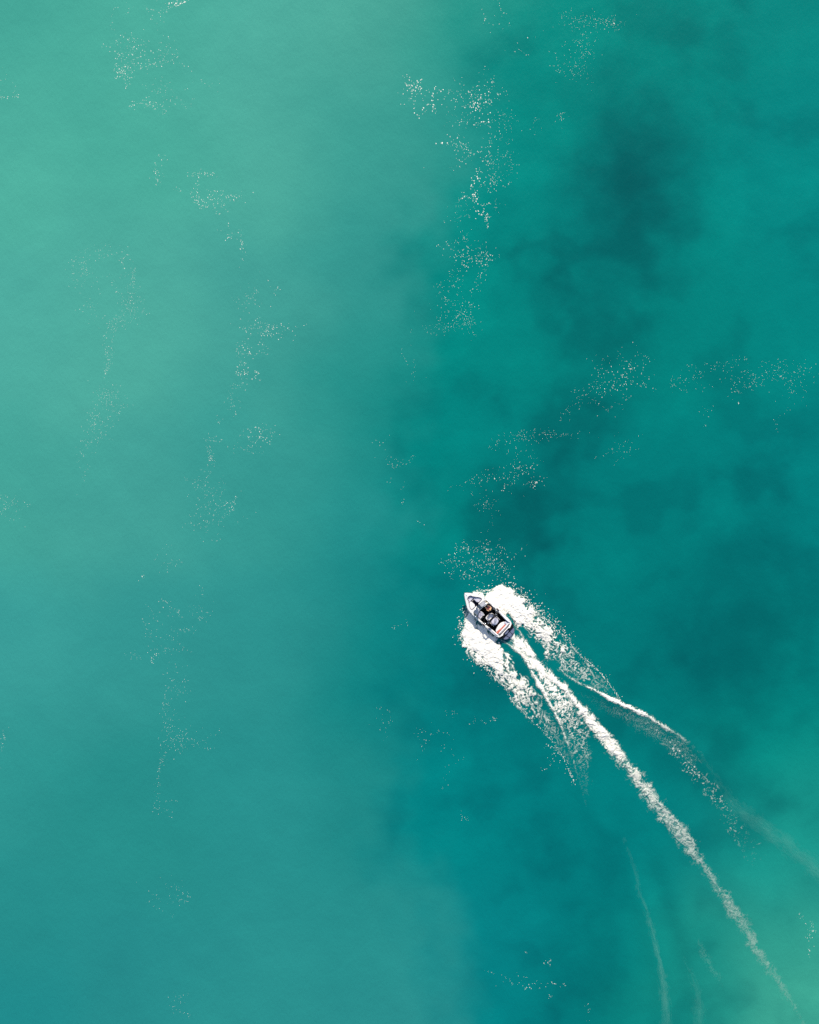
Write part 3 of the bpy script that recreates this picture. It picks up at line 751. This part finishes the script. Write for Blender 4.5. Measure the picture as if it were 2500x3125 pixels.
# windshield: three raked panes and two side wings
def pane(name, q, mat, parent, th=.012):
    q = [Vector(a) for a in q]
    nrm = (q[1] - q[0]).cross(q[3] - q[0]).normalized() * th
    V = q + [a - nrm for a in q]
    n = len(q)
    F = [tuple(range(n)), tuple(range(2 * n - 1, n - 1, -1))] + [(i, n + i, n + (i + 1) % n, (i + 1) % n) for i in range(n)]
    return link_mesh(name, V, F, mat, parent)
ws = bpy.data.objects.new('windshield', None)
# a frame mesh carries the panes
H = .40
P = {'sf': (2.09, .83), 'sw': (2.30, 1.03), 'cf': (1.97, .175), 'tr': (2.40, .175), 'ts': (2.53, .80), 'tw': (2.62, .96)}
def dz(p, h=0.0): return (p[0], p[1], deckz(*p) + .015 + h)
bpy.data.objects.remove(ws)
frame_pts = [dz(P['tw'], H * .9), dz(P['ts'], H), dz(P['tr'], H + .02), (P['tr'][0], -P['tr'][1], dz(P['tr'], H + .02)[2]), (P['ts'][0], -P['ts'][1], dz(P['ts'], H)[2]), (P['tw'][0], -P['tw'][1], dz(P['tw'], H * .9)[2])]
wsf = tube('windshield_frame', frame_pts, 0.020, CHROME, boat, 8)
for s in (1, -1):
    f = lambda p, h=0.0: (p[0], p[1] * s, deckz(*p) + .015 + h)
    pane('windshield_pane', [f(P['cf']), f(P['sf']), f(P['ts'], H), f(P['tr'], H)], GLASS, wsf)
    pane('windshield_pane', [f(P['sf']), f(P['sw']), f(P['tw'], H * .9), f(P['ts'], H)], GLASS, wsf)
    pane('side_pane', [f(P['sw']), f((3.05, 1.07)), f((2.98, 1.03), .10), f(P['tw'], H * .9)], GLASS, wsf)
    for k, (a, b, hh) in enumerate(((P['cf'], P['tr'], H), (P['sf'], P['ts'], H), (P['sw'], P['tw'], H * .9))):
        tube('windshield_post', [f(a), f(b, hh)], 0.014, CHROME, wsf, 6)
    tube('windshield_sill', [f(P['cf'], .005), f(P['sf'], .005), f(P['sw'], .005), f((3.05, 1.07), .005)], 0.014, GREYPLASTIC if s > 0 else CHROME, wsf, 6)
pane('centre_pane', [dz((1.97, -.16)), dz((1.97, .16)), dz((2.40, .16), H), dz((2.40, -.16), H)], GLASS, wsf)

# consoles
cushion('helm_console', [(2.30, .19), (2.42, .9), (2.66, .97), (2.78, .93), (2.76, .22)], .2, .92, BLACK_GEL, boat, .05, 1)
cushion('dash_top', [(2.14, -.22), (2.20, -.88), (2.42, -.98), (2.58, -.98), (2.52, -.24)], .6, 1.00, GEL, boat, .03, 1)
for v in (.42, .56):
    disc('gauge', (2.60, v, .915), .035, .042, .02, SUNBRELLA, boat)
wc = Vector((2.86, .58, .98)); wl = []
for k in range(20):
    an = 2 * math.pi * k / 20
    wl.append(wc + Vector((math.sin(an) * .17 * .55, math.cos(an) * .17, math.sin(an) * .17 * -.83)))
stw = tube('steering_wheel', wl, .016, BLACKTUBE, boat, 6, True)
for k in (0, 7, 13):
    tube('spoke', [wc, wl[k]], .012, CHROME, stw, 6)
tube('column', [wc, wc + Vector((-.14, 0, -.10))], .03, BLACKTUBE, stw, 8)

# seats
def seat(name, o, base_mat, zb, zt, back=None, zback=0, back_mat=None):
    s_ = cushion(name, o, zb, zt, base_mat, boat, .05, 2, dome=.012)
    if back:
        cushion('backrest', back, zt - .1, zback, back_mat or base_mat, s_, .05, 2)
    return s_
seat('driver_seat', [(3.05, .28), (3.05, .82), (3.5, .82), (3.5, .28)], NAVYRUB, .14, .52, [(3.42, .26), (3.42, .84), (3.55, .84), (3.55, .26)], .86, NAVYRUB)
ps = seat('passenger_seat', [(2.66, -.98), (2.64, -.34), (2.74, -.27), (3.12, -.27), (3.28, -.32), (3.26, -1.0)], LILAC_SHADE, .14, .62, [(3.10, -.98), (3.13, -.36), (3.24, -.33), (3.27, -.95)], .76, VINYL)
cushion('seat_rim', [(2.60, -.40), (2.62, -.28), (2.78, -.22), (3.22, -.26), (3.28, -.34), (3.18, -.36), (2.80, -.31), (2.70, -.36)], .3, .66, VINYL, ps, .02, 1)
# rear facing seat with wrap-around rim, just ahead of the engine cover
rim_o = [(3.52, -.46), (3.50, -.05), (3.56, .30), (3.74, .44), (4.16, .44)]
rim_i = [(4.16, .34), (3.80, .33), (3.69, .24), (3.64, -.03), (3.66, -.36), (4.14, -.40)]
cs_ = cushion('observer_seat', [(3.60, -.40), (3.60, .34), (4.14, .36), (4.14, -.46)], .14, .50, VINYL, boat, .05, 2)
cushion('backrest', rim_o + rim_i + [(4.16, -.52), (3.7, -.52)], .3, .80, VINYL, cs_, .045, 2)
tube('piping', [(4.10, -.40, .80), (3.72, -.38, .805), (3.64, -.30, .805), (3.63, 0, .805)], .012, MAROON, cs_, 6)
ec = cushion('engine_cover', [(4.24, -.49), (4.22, .40), (4.86, .37), (4.90, -.42)], .14, .74, LILAC_SHADE, boat, .06, 2, dome=.02)
for s in (1, -1):
    v0 = .40 if s > 0 else -.47
    cushion('side_bolster', [(4.28, v0), (4.28, v0 + .09 * s), (4.80, v0 + .07 * s), (4.84, v0 - .02 * s)], .14, .66, VINYL, ec, .03, 1)
    tube('seam', [(4.32, v0 - .06 * s, .752), (4.80, v0 - .085 * s, .752)], .010, MAROON, ec, 6)
link_mesh('emblem', [(4.52, -.12, .772), (4.64, -.12, .772), (4.64, .02, .772), (4.52, .02, .772), (4.52, -.12, .75), (4.64, -.12, .75), (4.64, .02, .75), (4.52, .02, .75)],
          [(0, 1, 2, 3), (0, 4, 5, 1), (1, 5, 6, 2), (2, 6, 7, 3), (3, 7, 4, 0), (7, 6, 5, 4)], EMBLEM, ec)
# rear bench
rb_ = cushion('rear_bench', [(5.36, -.84), (5.20, -.50), (5.12, -.05), (5.16, .32), (5.32, .64), (5.45, .82), (5.74, .82), (5.74, -.84)], .14, .56, VINYL, boat, .06, 2, dome=.015)
cushion('backrest', [(5.70, -.84), (5.68, 0), (5.70, .84), (5.88, .84), (5.88, -.84)], .4, .80, VINYL, rb_, .05, 1)
cushion('shaded_corner_pad', [(5.30, .62), (5.50, .84), (5.80, .84), (5.74, .60), (5.50, .48)], .5, .66, LILAC_SHADE, rb_, .04, 1)  # starboard bench corner, its shade painted as lilac
tube('seat_gap', [(5.955, -.88, deckz(5.95, .8) + .004), (5.955, .62, deckz(5.95, .6) + .004)], .018, MAROON, deck, 6)
# aft side bolsters on the gunwales
for s in (1, -1):
    cushion('gunwale_bolster', [(4.30, .97 * s), (4.30, 1.08 * s), (4.9, 1.07 * s), (5.75, 1.02 * s), (5.80, .92 * s), (5.2, .89 * s), (4.7, .93 * s)], .7, sheer(5) + .075, VINYL, deck, .025, 2)
disc('speaker', (4.58, -1.02, sheer(4.6) + .07), .17, .07, .02, GREYPLASTIC, deck)
tube('grab_handle', [(4.28, -1.10, sheer(4.3) + .05), (4.34, -1.12, sheer(4.3) + .10), (4.5, -1.12, sheer(4.5) + .10), (4.56, -1.10, sheer(4.5) + .05)], .014, CHROME, deck, 6)
for u, v in ((.30, 0.0), (2.0, 1.06), (2.0, -1.06), (5.6, 1.10), (5.6, -1.10)):
    z = deckz(u, v)
    d_ = .09 if v else .06
    tube('cleat', [(u - d_, v, z + .035), (u - d_ * .4, v, z + .045), (u + d_ * .4, v, z + .045), (u + d_, v, z + .035)], [.008, .014, .014, .008], CHROME, deck, 6)

# tow tower: dark arch over the cockpit
def arch(du, zt, wmul):
    pts = []
    for k in range(17):
        t = -1 + 2 * k / 16
        v = 1.13 * wmul * (abs(t) ** .75) * (1 if t > 0 else -1)
        z = sheer(3.9) + .03 + (zt - sheer(3.9)) * (1 - abs(t) ** 3.2)
        pts.append((3.78 + du + .10 * (1 - t * t), v, z))
    return pts
tw = tube('tow_tower', arch(0, 1.74, 1.0), [.035] * 17, BLACKTUBE, boat, 8)
tube('tower_tube', arch(.16, 1.68, 1.0), [.028] * 17, BLACKTUBE, tw, 8)
cushion('tower_bridge', [(3.84, -.42), (3.84, .25), (3.93, .42), (4.06, .30), (4.06, -.42)], 1.70, 1.77, BLACKTUBE, tw, .02, 2)
for s in (1, -1):
    cushion('tower_foot', [(3.66, 1.08 * s), (3.66, 1.18 * s), (4.06, 1.18 * s), (4.06, 1.08 * s)], .8, sheer(3.9) + .12, MAROON, tw, .02, 1)
    tube('tower_strut', [(3.40, 1.12 * s, sheer(3.4) + .03), (3.58, 1.02 * s, 1.25), (3.80, .80 * s, 1.60)], .022, CHROME, tw, 8)
    for k in range(2):
        disc('tower_lamp', (3.90 + .09 * k, 0.62 * s, 1.67), .05, .06, .06, CHROME, tw)

# stern: black aft section, pads and swim platform
aft = [(5.98, 1.06), (6.10, 1.06), (6.26, 1.04), (6.40, .98), (6.42, .80), (6.42, 0)]
cushion('stern_step', aft + [(a, -b) for a, b in aft[::-1] if b > 0], .12, .58, BLACK_GEL, boat, .03, 1)
cushion('step_pad', [(6.17, -.34), (6.17, .22), (6.40, .22), (6.40, -.34)], .56, .60, PADGREY, boat, .012, 1)
pl = [(6.34, .86), (6.52, .87), (6.70, .80), (6.86, .64), (6.96, .36), (6.995, 0)]
plat = cushion('swim_platform', pl + [(a, -b) for a, b in pl[-2::-1]], .28, .38, NAVYRUB, boat, .02, 1)
cushion('platform_pad', [(6.46, .30), (6.50, .79), (6.62, .80), (6.78, .69), (6.88, .54), (6.925, .38), (6.915, .24), (6.62, .25)], .37, .40, PADGREY, plat, .008, 1)
cushion('platform_pad', [(6.50, -.34), (6.47, .22), (6.64, .19), (6.93, .17), (6.955, 0), (6.94, -.22), (6.62, -.33)], .37, .40, PADGREY, plat, .008, 1)
cushion('platform_pad', [(6.53, -.40), (6.66, -.41), (6.92, -.29), (6.87, -.56), (6.76, -.72), (6.60, -.81), (6.50, -.80)], .37, .40, PADGREY, plat, .008, 1)
tube('tow_eye', [(6.43, -.10, .50), (6.50, -.10, .53), (6.52, -.05, .53), (6.50, 0, .53), (6.43, 0, .50)], .014, CHROME, boat, 6)

# towel on the bench
TV, TF = [], []
nu, nv = 16, 40
B2W = Matrix.Translation(BOAT_LOC) @ Matrix.Rotation(-AX, 4, 'Z')
tr0 = Vector((5.58, -.2, .575))
for i in range(nu):
    for j in range(nv):
        a = i / (nu - 1) - .5; b = j / (nv - 1)
        wdt = .22 - .12 * b + .03 * math.sin(b * 9)
        u = 5.55 + .07 * b + a * wdt * 2 * (.5) ; v = -.86 + 1.32 * b
        fold = .035 * math.sin(a * 14 + 4 * b) + .025 * math.sin(b * 22 + a * 6)
        TV.append((u - tr0.x, v - tr0.y, .045 + abs(fold)))
for i in range(nu - 1):
    for j in range(nv - 1):
        TF.append((i * nv + j, i * nv + j + 1, (i + 1) * nv + j + 1, (i + 1) * nv + j))
towel = link_mesh('towel', TV, TF, CORAL, None, True)
sm = towel.modifiers.new('thick', 'SOLIDIFY'); sm.thickness = .02
towel.matrix_world = B2W @ Matrix.Translation(tr0)
tag(towel, 'crumpled coral towel lying along the boat\'s rear bench', 'towel')

# driver
def skin_mesh(name, verts, edges, radii, mat, parent=None, sub=2, root=0):
    me = bpy.data.meshes.new(name)
    bm = bmesh.new()
    lay = bm.verts.layers.skin.verify()
    vs = []
    for i, (c, r) in enumerate(zip(verts, radii)):
        v = bm.verts.new(c); v[lay].radius = (r, r) if not isinstance(r, tuple) else r
        v[lay].use_root = (i == root); vs.append(v)
    for a, b in edges: bm.edges.new((vs[a], vs[b]))
    bm.to_mesh(me); bm.free()
    me.materials.append(mat)
    o = bpy.data.objects.new(name, me); col.objects.link(o)
    if parent is not None: o.parent = parent
    s = o.modifiers.new('skin', 'SKIN'); s.use_smooth_shade = True
    u = o.modifiers.new('sub', 'SUBSURF'); u.levels = sub; u.render_levels = sub
    return o

def make_person():
    pv, pe, pr = [], [], []
    def add(c, r, frm=None):
        pv.append(c); pr.append(r)
        if frm is not None: pe.append((frm, len(pv) - 1))
        return len(pv) - 1
    pel = add((0, 0, .10), .14)
    wa = add((.02, 0, .28), .125, pel); ch = add((.0, 0, .46), .15, wa); nk = add((-.02, 0, .62), .055, ch)
    hd = add((-.05, 0, .72), .085, nk); tp = add((-.05, 0, .83), .075, hd)
    nose = add((-.145, 0, .745), .018, hd)
    for s in (1, -1):
        hp = add((-.04, .10 * s, .08), .095, pel); kn = add((-.44, .14 * s, .12), .06, hp); an = add((-.56, .14 * s, -.26), .04, kn); ft = add((-.74, .15 * s, -.31), .035, an)
        sh = add((.0, .19 * s, .53), .062, ch); el = add((-.16, .27 * s, .32), .045, sh); wr = add((-.37, .19 * s, .38), .030, el); pm = add((-.43, .17 * s, .42), .032, wr)
        for k in range(4):
            f1 = add((-.475, (.145 + .018 * k) * s, .445 - .008 * abs(k - 1.5)), .009, pm); add((-.485, (.145 + .018 * k) * s, .41 - .004 * k), .008, f1)
        t1 = add((-.43, .125 * s, .44), .010, pm); add((-.46, .115 * s, .43), .008, t1)
    body = skin_mesh('person', pv, pe, pr, SKIN)
    skin_mesh('hair', [(-.02, 0, .80), (.02, 0, .76), (.05, 0, .68)], [(0, 1), (1, 2)], [.092, .088, .06], HAIR, body)
    for s in (1, -1):
        skin_mesh('shorts_leg', [(-.03, .09 * s, .085), (-.30, .13 * s, .12)], [(0, 1)], [.115, .10], PINK, body)
    skin_mesh('shorts', [(0, 0, .08), (.02, 0, .20)], [(0, 1)], [.16, .135], PINK, body)
    skin_mesh('vest', [(.02, 0, .26), (.0, 0, .44)], [(0, 1)], [.14, .155], PINK, body)
    return body
person = make_person()
person.matrix_world = B2W @ Matrix.Translation((3.22, .55, .50))
tag(person, 'blond driver in pink seated at the boat\'s steering wheel', 'person')
